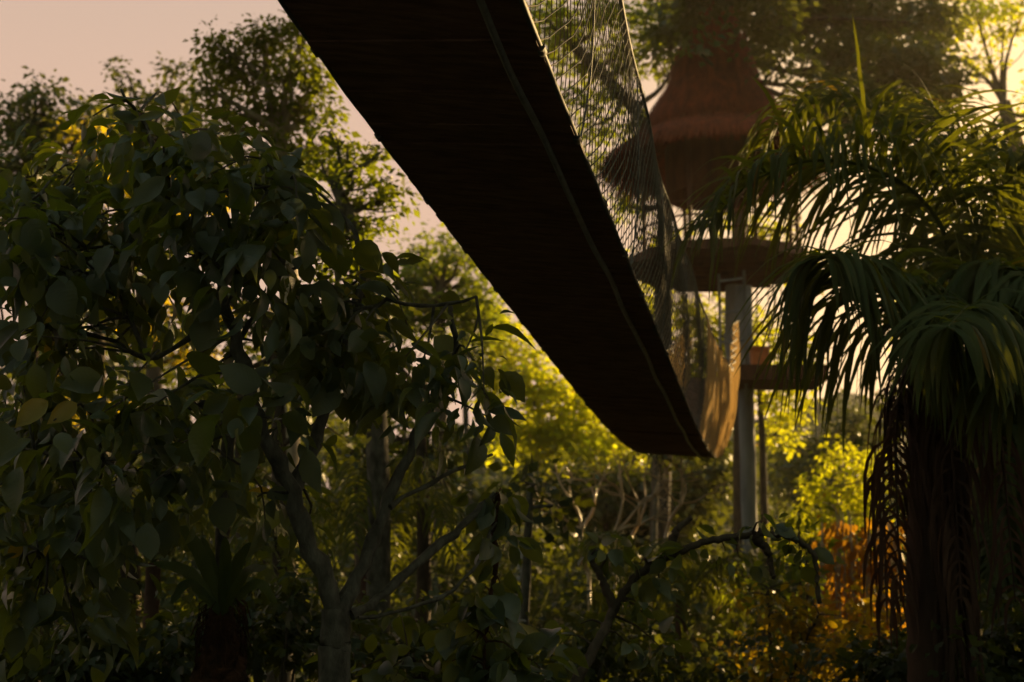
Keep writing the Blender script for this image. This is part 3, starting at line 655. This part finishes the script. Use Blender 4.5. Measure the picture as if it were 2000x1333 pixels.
# ---------------------------------------------------------------- palms
def ribbon(m, p, w, up):
    p = np.asarray(p); n = len(p); t = unit(np.gradient(p, axis=0)); s = unit(np.cross(t, up))
    nn = np.cross(s, t)
    v = np.stack([p - s * w[:, None] , p + nn * w[:, None] * 0.25, p + s * w[:, None]], 1).reshape(-1, 3)
    i = np.arange(n - 1) * 3
    f = np.concatenate([np.stack([i, i + 3, i + 4, i + 1], -1), np.stack([i + 1, i + 4, i + 5, i + 2], -1)])
    m.add(v, f)
def frond(root, pts, ll, npair, grav=1.0, wd=0.017, mat='palm', upness=0.35, r=0.022, start=0.12, label=None, sides=(-1, 1)):
    rach = smoothpath(pts, 60); t = unit(np.gradient(rach, axis=0))
    m = MB(); L = np.linalg.norm(np.diff(rach, axis=0), axis=1).sum()
    for k in range(npair):
        u = start + (1 - start) * (k + 0.5) / npair; j = u * 59; i = min(int(j), 58); p0 = rach[i] + (rach[i + 1] - rach[i]) * (j - i); tt = t[i]
        side0 = unit(np.cross(tt, [0, 0, 1.0]));
        if np.linalg.norm(np.cross(tt, [0, 0, 1.0])) < 0.15: side0 = np.array([1.0, 0, 0])
        up0 = np.cross(side0, tt)
        ln = ll * (0.35 + 0.65 * math.sin(math.pi * min(1, 0.15 + 0.8 * u))) * rng.uniform(0.8, 1.12)
        for s in sides:
            if rng.random() < 0.04: continue
            d = unit(side0 * s * 0.85 + tt * rng.uniform(0.35, 0.6) + up0 * (upness + rng.normal(0, 0.22)) + rng.normal(size=3) * 0.13)
            n = 8; q = [p0.copy()]; stp = ln / (n - 1); dd = d.copy(); g = grav * rng.uniform(0.4, 1.5)
            for a in range(n - 1):
                dd = unit(dd + np.array([0, 0, -1.0]) * g * (0.10, 0.35, 0.6, 0.5, 0.35, 0.3, 0.3)[a] + rng.normal(size=3) * 0.035); q.append(q[-1] + dd * stp)
            w_ = wd * np.array([0.5, 0.95, 1.0, 0.95, 0.85, 0.65, 0.4, 0.08]) * rng.uniform(0.8, 1.15)
            ribbon(m, q, w_, up0 + rng.normal(size=3) * 0.25)
    o = m.build('frond', M[mat], root)
    if label: o['label'] = label
    rm = MB(); rm.tube(rach, np.linspace(r, r * 0.25, 60), 6); rm.build('rachis', M['palm' if mat == 'palm' else 'dead'], o)
    return o
def px3(Y, *pp): return [P(x, y, Y + (d[0] if d else 0)) for x, y, *d in pp]
def trunk_mesh(root, pts, r):
    m = MB(); p = smoothpath(pts, 60); rr = np.linspace(r * 1.15, r, 60) * (1 + 0.06 * (np.arange(60) % 3 == 0)); m.tube(p, rr, 14, 0.03); m.build('trunk', M['dead'], root)
Yp = 10.5
pb = P(1805, 1333, Yp); pb[2] = 0
palm = empty('palm_tree', pb, 'large palm right of the treehouse, green arching fronds above a skirt of dead brown ones', 'palm')
trunk_mesh(palm, [pb + [0, 0, -0.1], P(1806, 1200, Yp), P(1810, 1000, Yp), P(1815, 800, Yp), P(1828, 640, Yp)], 0.12)
frond(palm, px3(Yp, (1832, 640, 0), (1850, 480, -0.1), (1790, 380, -0.2), (1690, 325, -0.3), (1580, 315, -0.4), (1470, 355, -0.5), (1385, 440, -0.6)), 1.3, 130, 0.75, 0.017, upness=0.45)
frond(palm, px3(Yp, (1845, 670, 0), (1800, 622, -0.35), (1740, 575, -0.7), (1690, 538, -1.0), (1640, 503, -1.35), (1602, 500, -1.6)), 1.3, 105, 1.35, 0.022, upness=0.05)
frond(palm, px3(Yp, (1832, 640, 0), (1800, 420, 0.5), (1740, 260, 0.9), (1660, 190, 1.3), (1560, 215, 1.7), (1490, 290, 2.0)), 1.0, 80, 1.0, 0.018, upness=0.35)
frond(palm, px3(Yp, (1860, 640, 0), (1880, 450, 0.5), (1860, 280, 1.0), (1800, 190, 1.6), (1720, 200, 2.2)), 1.0, 65, 1.0, 0.018, upness=0.35)
frond(palm, px3(Yp, (1860, 650, 0), (1930, 640, -0.5), (2010, 690, -1.0), (2100, 780, -1.5)), 1.1, 50, 1.1, 0.028, upness=0.2)
frond(palm, px3(Yp, (1860, 640, 0), (1920, 450, -0.1), (1990, 330, -0.2), (2090, 290, -0.3), (2200, 340, -0.4)), 0.95, 60, 0.8, 0.024, upness=0.4)
frond(palm, px3(Yp, (1860, 650, 0), (1900, 610, -0.8), (1890, 600, -1.7), (1850, 640, -2.5)), 0.95, 50, 1.1, 0.028, upness=0.1)
frond(palm, px3(Yp, (1860, 640, 0), (1960, 560, 0.6), (2050, 540, 1.0), (2130, 600, 1.5)), 0.9, 50, 0.9, 0.024, upness=0.4)
def skirt(root, top, nst, rad, lo, hi, ht, label):
    """dry leaflets of old fronds hanging in tatters down the trunk"""
    m = MB()
    for _ in range(nst):
        a = rng.uniform(0, 2 * math.pi); z0 = -rng.random() * ht * 0.75; l = rng.uniform(lo, hi); fl = rng.uniform(0.9, 1.02) + 0.06 * (-z0) / ht
        r_ = rad * rng.uniform(0.85, 1.35); ca, sa = math.cos(a), math.sin(a); n = 7
        q = [top + [r_ * (1 + (fl - 0.9) * u * l) * ca + 0.02 * math.sin(u * 5 + a * 7), r_ * (1 + (fl - 0.9) * u * l) * sa, z0 - l * u] for u in np.linspace(0, 1, n)]
        ribbon(m, q, rng.uniform(0.009, 0.02) * np.array([0.7, 1, 1, 0.9, 0.7, 0.5, 0.1]), np.array([ca + rng.normal(0, 0.4), sa + rng.normal(0, 0.4), 0.1]))
    o = m.build('dead_frond', M['dead'], root); o['label'] = label
for nst, rad, lo, hi, ht in ((150, 0.14, 0.5, 1.3, 1.1), (170, 0.15, 0.6, 1.6, 2.4), (140, 0.16, 0.5, 1.2, 3.4)):
    skirt(palm, P(1820, 690, Yp), nst, rad, lo, hi, ht, 'tattered brown dead fronds hanging against the trunk')
for k in range(4):
    a = (2.6, 3.6, 5.9, 4.6)[k]; dx, dy = math.cos(a), math.sin(a); c0 = P(1825, 680, Yp)
    frond(palm, [c0, c0 + [0.25 * dx, 0.25 * dy, -0.1], c0 + [0.42 * dx, 0.42 * dy, -0.7], c0 + [0.46 * dx, 0.46 * dy, -1.9]], 0.8, 40, 2.6, 0.013, 'dead', upness=-0.1, label='dry brown frond hanging loose beside the trunk')
frond(palm, px3(Yp, (1850, 650, 0), (1900, 560, -0.4), (1960, 520, -0.9), (2040, 560, -1.4)), 1.2, 70, 1.2, 0.026, upness=0.2)
Yq = 13.5
pb2 = P(2075, 1333, Yq); pb2[2] = 0
palm2 = empty('palm_tree', pb2, 'second palm at the right edge, its long dark leaflets hanging in curtains', 'palm')
trunk_mesh(palm2, [pb2 + [0, 0, -0.1], P(2078, 1100, Yq), P(2085, 800, Yq), P(2080, 560, Yq)], 0.15)
frond(palm2, px3(Yq, (2080, 560, 0), (2030, 430, 0), (1960, 330, 0), (1870, 270, -0.2), (1790, 300, -0.4)), 1.2, 65, 1.2, 0.024, upness=0.2)
frond(palm2, px3(Yq, (2080, 560, 0), (2010, 480, -0.3), (1930, 450, -0.6), (1840, 480, -1.0), (1770, 560, -1.3)), 1.2, 65, 1.2, 0.024, upness=0.2)
frond(palm2, px3(Yq, (2080, 570, 0), (2040, 640, -0.6), (1990, 760, -1.0), (1950, 900, -1.4)), 1.2, 100, 1.6, 0.026, upness=0.1)
frond(palm2, px3(Yq, (2080, 570, 0), (2010, 570, -0.5), (1940, 650, -0.9), (1900, 800, -1.2)), 1.4, 80, 1.9, 0.024, upness=0.0)
frond(palm2, px3(Yq, (2080, 600, 0), (2000, 780, -0.4), (1950, 980, -0.6), (1920, 1180, -0.8)), 1.1, 90, 2.0, 0.022, upness=0.0)
frond(palm2, px3(Yq, (2080, 570, 0), (2050, 760, -0.3), (2000, 940, -0.5), (1960, 1120, -0.7)), 1.1, 100, 1.8, 0.026, upness=0.0)
frond(palm2, px3(Yq, (2080, 570, 0), (2090, 780, 0.3), (2060, 980, 0.3), (2030, 1220, 0.3)), 1.0, 60, 1.4, 0.024, 'dead', upness=0.0, label='dry frond hanging straight down')
# low palms in the shade of the middle ground
for lab, x_, y_, Y_ in (('low shaded palm with arching fronds behind the forked limbs', 720, 1060, 17), ('low shaded palm behind the leafy vine near the grey post', 1330, 1180, 18), ('shaded palm at the lower left behind the fern', 300, 1100, 14)):
    b_ = P(x_, y_, Y_); rt = empty('understory_palm', [b_[0], b_[1], 0], lab, 'palm')
    trunk_mesh(rt, [[b_[0], b_[1], -0.1], [b_[0], b_[1], b_[2] * 0.5], b_], 0.07)
    for k in range(8):
        a = k / 8 * 6.283 + rng.uniform(-0.2, 0.2); L_ = rng.uniform(1.3, 1.9); dx, dy = math.cos(a), math.sin(a); h_ = rng.uniform(0.3, 0.9)
        frond(rt, [b_, b_ + [0.35 * L_ * dx, 0.35 * L_ * dy, h_], b_ + [0.75 * L_ * dx, 0.75 * L_ * dy, h_ * 0.8], b_ + [L_ * dx, L_ * dy, -0.2]], 0.6, 36, 0.9, 0.014, upness=0.2, r=0.014)

# ---------------------------------------------------------------- fern on a mossy trunk, lower left
def nest_fern():
    Y = 7.2; b = P(430, 1333, Y); b[2] = 0
    tr_ = empty('slender_tree', b, 'crooked grey tree at the lower left that carries the bird-nest fern', 'tree')
    m = MB(); pts = [b + [0, 0, -0.1]] + [P(x, y, Y) for x, y in ((430, 1330), (432, 1200), (434, 1080), (436, 960), (446, 860), (440, 810), (395, 790), (350, 800))]
    m.tube(smoothpath(pts, 36), np.linspace(18, 8, 36) * Y / F, 10, 0.06); m.build('trunk', M['bark'], tr_)
    f = MB(); foliage(f, np.array([P(x, y, Y + rng.uniform(-0.4, 0.4)) for x, y in ((340, 800), (300, 830), (260, 790), (380, 760), (330, 870), (240, 860), (430, 780))]), 7, 0.16, 0.12, BROAD, 0.6); f.build('crown', M['near'], tr_)
    rt = empty('nest_fern', P(430, 1200, Y - 0.1), 'bird-nest fern with upright strap leaves growing from a brown root mass', 'fern')
    m = MB(); c = P(432, 1255, Y - 0.05); pr = []
    zt, zb_ = P(0, 1165, Y)[2], P(0, 1345, Y)[2]
    a = np.linspace(0, 2 * np.pi, 28, endpoint=False); rows = 18
    V = []
    for k in range(rows):
        u = k / (rows - 1); r = (0.02 + 0.05 * math.sin(math.pi * (0.1 + 0.55 * u)) ** 0.7 + 0.07 * u ** 2) * (1 + 0.14 * rng.normal(size=28)); V.append(np.stack([c[0] + r * np.cos(a), c[1] + r * np.sin(a), np.full(28, zt + (zb_ - zt) * u) + rng.normal(0, 0.006, 28)], -1))
    V = np.array(V); i = np.arange(rows - 1)[:, None] * 28; j = np.arange(28)[None]; k = (j + 1) % 28
    m.add(V.reshape(-1, 3), np.stack([i + j, i + k, i + 28 + k, i + 28 + j], -1).reshape(-1, 4))
    for _ in range(260):
        a_ = rng.uniform(0, 6.283); z_ = rng.uniform(zb_, zt); r = 0.075; p0 = np.array([c[0] + r * math.cos(a_), c[1] + r * math.sin(a_), z_])
        m.tube([p0, p0 + [0.04 * math.cos(a_), 0.04 * math.sin(a_), -0.03], p0 + [0.05 * math.cos(a_) + rng.normal(0, 0.01), 0.05 * math.sin(a_), -0.11]], 0.003, 3)
    m.build('root_mass', M['moss'], rt)
    for (tx, ty, mx, my, wd_, dy) in ((350, 1020, 395, 1090, 0.045, -0.1), (300, 1100, 370, 1120, 0.04, -0.2), (490, 1060, 460, 1110, 0.045, 0.0), (440, 1050, 440, 1110, 0.04, -0.15), (520, 1110, 480, 1120, 0.04, -0.3), (395, 1050, 412, 1110, 0.042, 0.1), (335, 1180, 370, 1140, 0.035, -0.3), (540, 1180, 500, 1140, 0.035, 0.1)):
        m = MB(); p = smoothpath([P(432, 1200, Y - 0.1), P(mx, my, Y - 0.1 + dy / 2), P(tx, ty, Y - 0.1 + dy)], 16); u = np.linspace(0, 1, 16)
        w_ = 0.8 * wd_ * (0.25 + 0.75 * np.sin(np.pi * np.clip(u * 0.85 + 0.08, 0, 1))) * (1 + 0.08 * np.sin(u * 30)); w_[-1] = 0.004
        ribbon(m, p, w_, np.array([0, -1.0, 0.5])); m.build('strap_leaf', M['strap'], rt)
nest_fern()

# ---------------------------------------------------------------- leafy vines and branches in the lower foreground
def leafy(name, label, cat, Y, lines, r, clumps, nleaf, size, spread, mat='near', bark='darkbark', droop=0.5):
    b = P(*lines[0][0][:2], Y); rt = empty(name, [b[0], b[1], max(0, b[2])] if b[2] > 0 else [b[0], b[1], 0], label, cat)
    m = MB(); pp = []
    for ln in lines:
        p = smoothpath([P(x, y, Y + (d[0] if d else 0)) for x, y, *d in ln], 8 * len(ln)); p += rng.normal(0, 0.004, p.shape); pp.append(p)
        m.tube(p, np.linspace(r, r * 0.45, len(p)), 8, 0.07)
    pp = np.concatenate(pp); C = []
    for x, y, s, n in clumps:
        for _ in range(n): C.append(P(x + rng.normal() * s, y + rng.normal() * s * 0.7, Y + rng.normal() * s * Y / F))
    C = np.array(C)
    for q in C:
        s = pp[np.argmin(np.linalg.norm(pp - q, axis=1))]; m.tube(smoothpath([s, (s + q) / 2 + [0, 0, 0.03], q], 5), np.linspace(r * 0.3, 0.002, 5), 4)
    m.build('stem', M[bark], rt); f = MB(); foliage(f, C, nleaf, size, spread, BROAD, droop, 0.8); f.build('leaves', M[mat], rt)
leafy('leafy_branch', 'dark arched branch with yellow-green leaves reaching toward the grey post', 'branch', 8.2,
      [[(1120, 1340, -0.3), (1165, 1260, -0.2), (1200, 1190), (1240, 1130), (1300, 1090), (1380, 1058), (1470, 1046), (1545, 1050), (1590, 1090), (1600, 1180)], [(1300, 1090), (1320, 1040), (1350, 1010)], [(1200, 1190), (1170, 1120), (1150, 1090)], [(1470, 1046), (1500, 1080), (1510, 1130)]], 0.030,
      [(1210, 1090, 32, 5), (1250, 1150, 35, 3), (1180, 1080, 25, 2), (1400, 1080, 30, 3), (1490, 1020, 30, 3), (1560, 1030, 30, 2), (1300, 1110, 40, 2), (1130, 1230, 30, 2), (1240, 1240, 40, 4)], 4, 0.10, 0.06, 'near')
leafy('hanging_vine', 'narrow leafy vine hanging from the broken end of the long limb', 'vine', 6.9,
      [[(972, 965), (965, 1020), (968, 1090), (960, 1160), (950, 1240), (945, 1330)]], 0.018,
      [(975, 985, 12, 4), (960, 1060, 18, 3), (955, 1160, 22, 5), (940, 1230, 30, 6), (960, 1300, 35, 8)], 4, 0.13, 0.05, 'near', 'moss', 1.0)
leafy('shrub', 'leafy shrub at the bottom centre with a few sun-struck leaves', 'shrub', 7.6,
      [[(900, 1600), (905, 1400), (900, 1260)], [(905, 1450), (960, 1330), (1000, 1260)], [(905, 1450), (830, 1330), (800, 1280)]], 0.02,
      [(900, 1290, 50, 12), (980, 1300, 50, 12), (820, 1310, 50, 10), (760, 1330, 40, 6), (1060, 1320, 40, 6)], 5, 0.12, 0.07, 'near')
leafy('shrub', 'small-leaved bush at the foot of the grey post, golden sun put into its leaf colour', 'shrub', 14,
      [[(1500, 1500), (1505, 1300), (1500, 1150)], [(1500, 1450), (1560, 1280), (1600, 1200)], [(1500, 1450), (1640, 1330), (1680, 1280)]], 0.025,
      [(1490, 1180, 30, 8), (1530, 1240, 45, 14), (1580, 1280, 50, 16), (1640, 1300, 50, 14), (1500, 1290, 40, 10), (1680, 1250, 30, 8), (1560, 1180, 30, 6)], 11, 0.085, 0.1, 'sunlit_amber')
leafy('shrub', 'upright yellow-green shrub with one tall paddle leaf right of the grey post', 'shrub', 15,
      [[(1560, 1500), (1565, 1300), (1560, 1000)], [(1560, 1300), (1580, 1150), (1575, 1080)]], 0.02,
      [(1560, 1000, 20, 4), (1540, 1100, 30, 8), (1590, 1120, 30, 6), (1450, 1140, 25, 5)], 8, 0.09, 0.09, 'far')
def stalks():
    Y = 19; b = P(1680, 1300, Y); b[2] = 0
    rt = empty('cane_clump', b, 'clump of thin upright canes left of the palm skirt, orange sun put into the leaf colour', 'canes')
    m = MB()
    for _ in range(70):
        x = rng.uniform(1600, 1750); y0 = rng.uniform(990, 1110); d = rng.uniform(-0.6, 0.6)
        p0 = P(x + rng.uniform(-20, 20), 1300, Y + d); p0[2] = 0; p1 = P(x, y0, Y + d)
        m.tube(smoothpath([p0, (p0 + p1) / 2 + rng.normal(0, 0.04, 3), p1], 6), np.linspace(0.02, 0.008, 6), 5)
    m.build('cane', M['pale'], rt); f = MB()
    foliage(f, np.array([P(rng.uniform(1600, 1760), rng.uniform(1020, 1240), Y + rng.uniform(-0.6, 0.6)) for _ in range(130)]), 4, 0.15, 0.12, SIMPLE, 1.3); f.build('leaves', M['sunlit_orange'], rt)
stalks()

# shrubs across the forest floor
shr = [('low dark shrub at the bottom left corner', 60, 1290, 9, 'deep'), ('low dark shrub left of the fern root mass', 250, 1290, 8.5, 'deep'), ('green feathery shrub between the fern and the forked trunk', 540, 1210, 10, 'deep'),
       ('dim shrub in front of the forked trunk base', 760, 1290, 11, 'deep'), ('dim shrub under the yellow-lit tree', 1100, 1280, 13, 'deep'), ('dim broad shrub below the arched branch', 1280, 1290, 15, 'deep'),
       ('shrub lit gold at the foot of the cane clump', 1690, 1290, 17, 'sunlit_amber'), ('dark shrub at the foot of the palm', 1780, 1300, 12, 'deep'), ('dark shrub at the bottom right corner', 1950, 1280, 11, 'deep'),
       ('shaded shrub behind the slim grey trunk', 960, 1150, 24, 'deep'), ('shaded shrub under the bare sunlit shrub', 1180, 1150, 26, 'deep'), ('shaded shrub against the foot of the treehouse post', 1420, 1180, 28, 'deep'),
       ('shaded shrub far back between the limbs', 620, 1080, 26, 'deep'), ('shrub glimpsed far back at the left', 330, 1150, 22, 'deep'), ('dim shrub behind the big-leaved canopy at left', 60, 1080, 18, 'deep'),
       ('green shrub in shade between canes and arched branch', 1540, 1160, 23, 'deep')]
for lab, x, y, Y_, mt in shr:
    c = P(x, y, Y_); rt = empty('shrub', [c[0], c[1], 0], lab, 'shrub'); k = Y_ / F
    m = MB(); C = []
    for _ in range(9):
        tip = c + rng.normal(size=3) * np.array([90 * k, 60 * k, 35 * k]); tip[2] = max(0.25, tip[2])
        m.tube(smoothpath([[c[0] + rng.normal(0, 0.05), c[1], -0.05], [(c[0] + tip[0]) / 2, (c[1] + tip[1]) / 2, tip[2] * 0.6], tip], 7), np.linspace(0.02, 0.006, 7), 5)
        for _ in range(9): C.append(tip + rng.normal(size=3) * np.array([38 * k, 38 * k, 38 * k]))
    m.build('stem', M['twig'], rt)
    f = MB(); foliage(f, np.array(C), 13, 0.0048 * Y_ + 0.05, 0.006 * Y_ + 0.03, FOLD, 0.5); f.build('leaves', M[mt], rt)

# far wood: one mass of leaves over the ridge, and ground cover
m = MB(); C = []
for _ in range(7000):
    a = rng.uniform(-0.62, 0.38); rd = rng.uniform(55, 80)
    top = 7.8 + 5.0 * (a < -0.04) + 3.0 * math.sin(a * 17) + 2.0 * math.sin(a * 41 + 1) - 1.5 * (a > 0.1)
    C.append([rd * math.sin(a), rd * math.cos(a), rng.random() ** 0.8 * max(3, top)])
foliage(m, np.array(C), 10, 0.45, 0.6, SIMPLE, 0.4)
tag(m.build('treeline', M['deep']), 'far wood closing off the view as one dark mass of leaves', 'far wood', kind='stuff')
m = MB(); n = 2600
C = np.stack([rng.uniform(-14, 14, n), rng.uniform(3.5, 40, n), rng.uniform(0.02, 0.5, n)], -1)
foliage(m, C, 6, 0.24, 0.2, FOLD, 0.1)
tag(m.build('undergrowth', M['deep']), 'low leafy ground cover spread over the forest floor', 'ground cover', kind='stuff')

# unseen wood added round and over the viewer to shade the clearing; sun lanes cut through it to the canes and the sunlit bush
m = MB(); C = []
for _ in range(1500):
    a = rng.uniform(R(62), R(298)); rd = rng.uniform(13, 19)
    C.append([rd * math.sin(a), rd * math.cos(a), rng.uniform(0, 17)])
for _ in range(1700):
    a = rng.uniform(R(25), R(64)); rd = rng.uniform(15, 24)
    C.append([rd * math.sin(a) + 1.5, rd * math.cos(a), rng.uniform(0, 5.2 + 2.5 * math.sin(a * 21))])
for _ in range(2200):
    a = rng.uniform(R(22), R(70)); rd = rng.uniform(27, 58)
    C.append([rd * math.sin(a), rd * math.cos(a), rng.uniform(0, 8.0 + 2.2 * math.sin(a * 25 + rd * 0.1))])
for _ in range(650):
    C.append([rng.uniform(-17, 17), rng.uniform(-16, 0.5), rng.uniform(12.5, 16.5)])
for _ in range(520):
    C.append([rng.uniform(-17, 17), rng.uniform(5, 20), rng.uniform(13.5, 17)])
for _ in range(700):
    C.append([rng.uniform(-12, 14), rng.uniform(10, 24), rng.uniform(14.6, 17.5)])
C = np.array(C); keep = np.ones(len(C), bool); sv = np.array(to_sun)
for src, wd_ in ((P(1680, 1170, 19), 2.6), (P(1390, 800, 26), 1.8), (P(1380, 800, 20), 1.5), (P(1590, 1270, 14), 1.3), (P(1640, 980, 30), 1.3), (P(300, 330, 6.3), 0.8), (P(470, 280, 6.2), 0.7), (P(700, 560, 6.2), 0.7), (P(850, 680, 6.2), 0.6)):
    q = C - src; L_ = q @ sv; keep &= ~((L_ > 0) & (np.linalg.norm(q - L_[:, None] * sv, axis=1) < wd_))
SH = [P(x, y, Y_) + sv * rng.uniform(17, 27) + np.clip(rng.normal(size=3), -2, 2) * 1.1 for x, y, Y_ in ((60, 1200, 7), (180, 1130, 7), (320, 1160, 7.5), (450, 1150, 7), (560, 1230, 10), (900, 1280, 7.6)) for _ in range(26)]  # extra clumps added sunward to shade the low foreground
foliage(m, np.concatenate([C[keep], np.array(SH)]), 9, 0.62, 0.75, SIMPLE, 0.4)
tag(m.build('shade_wood', M['deep']), 'unseen wood added round and over the clearing for shade', 'added shade wood', kind='stuff')

# ---------------------------------------------------------------- haze
m = MB(); m.box([0, 45, 17], (180, 140, 38))
hb = m.build('haze', None, None, False) if False else None
hm, ht, ho = new_mat('evening_haze')
pv = N(ht, 'ShaderNodeVolumePrincipled'); pv.inputs['Color'].default_value = (1.0, 0.86, 0.66, 1)
pv.inputs['Density'].default_value = 0.00034; pv.inputs['Anisotropy'].default_value = 0.55
ht.links.new(pv.outputs[0], ho.inputs['Volume'])
hb = m.build('haze', hm, None, False); tag(hb, 'thin golden evening haze in the air between the trees', 'haze', kind='stuff')
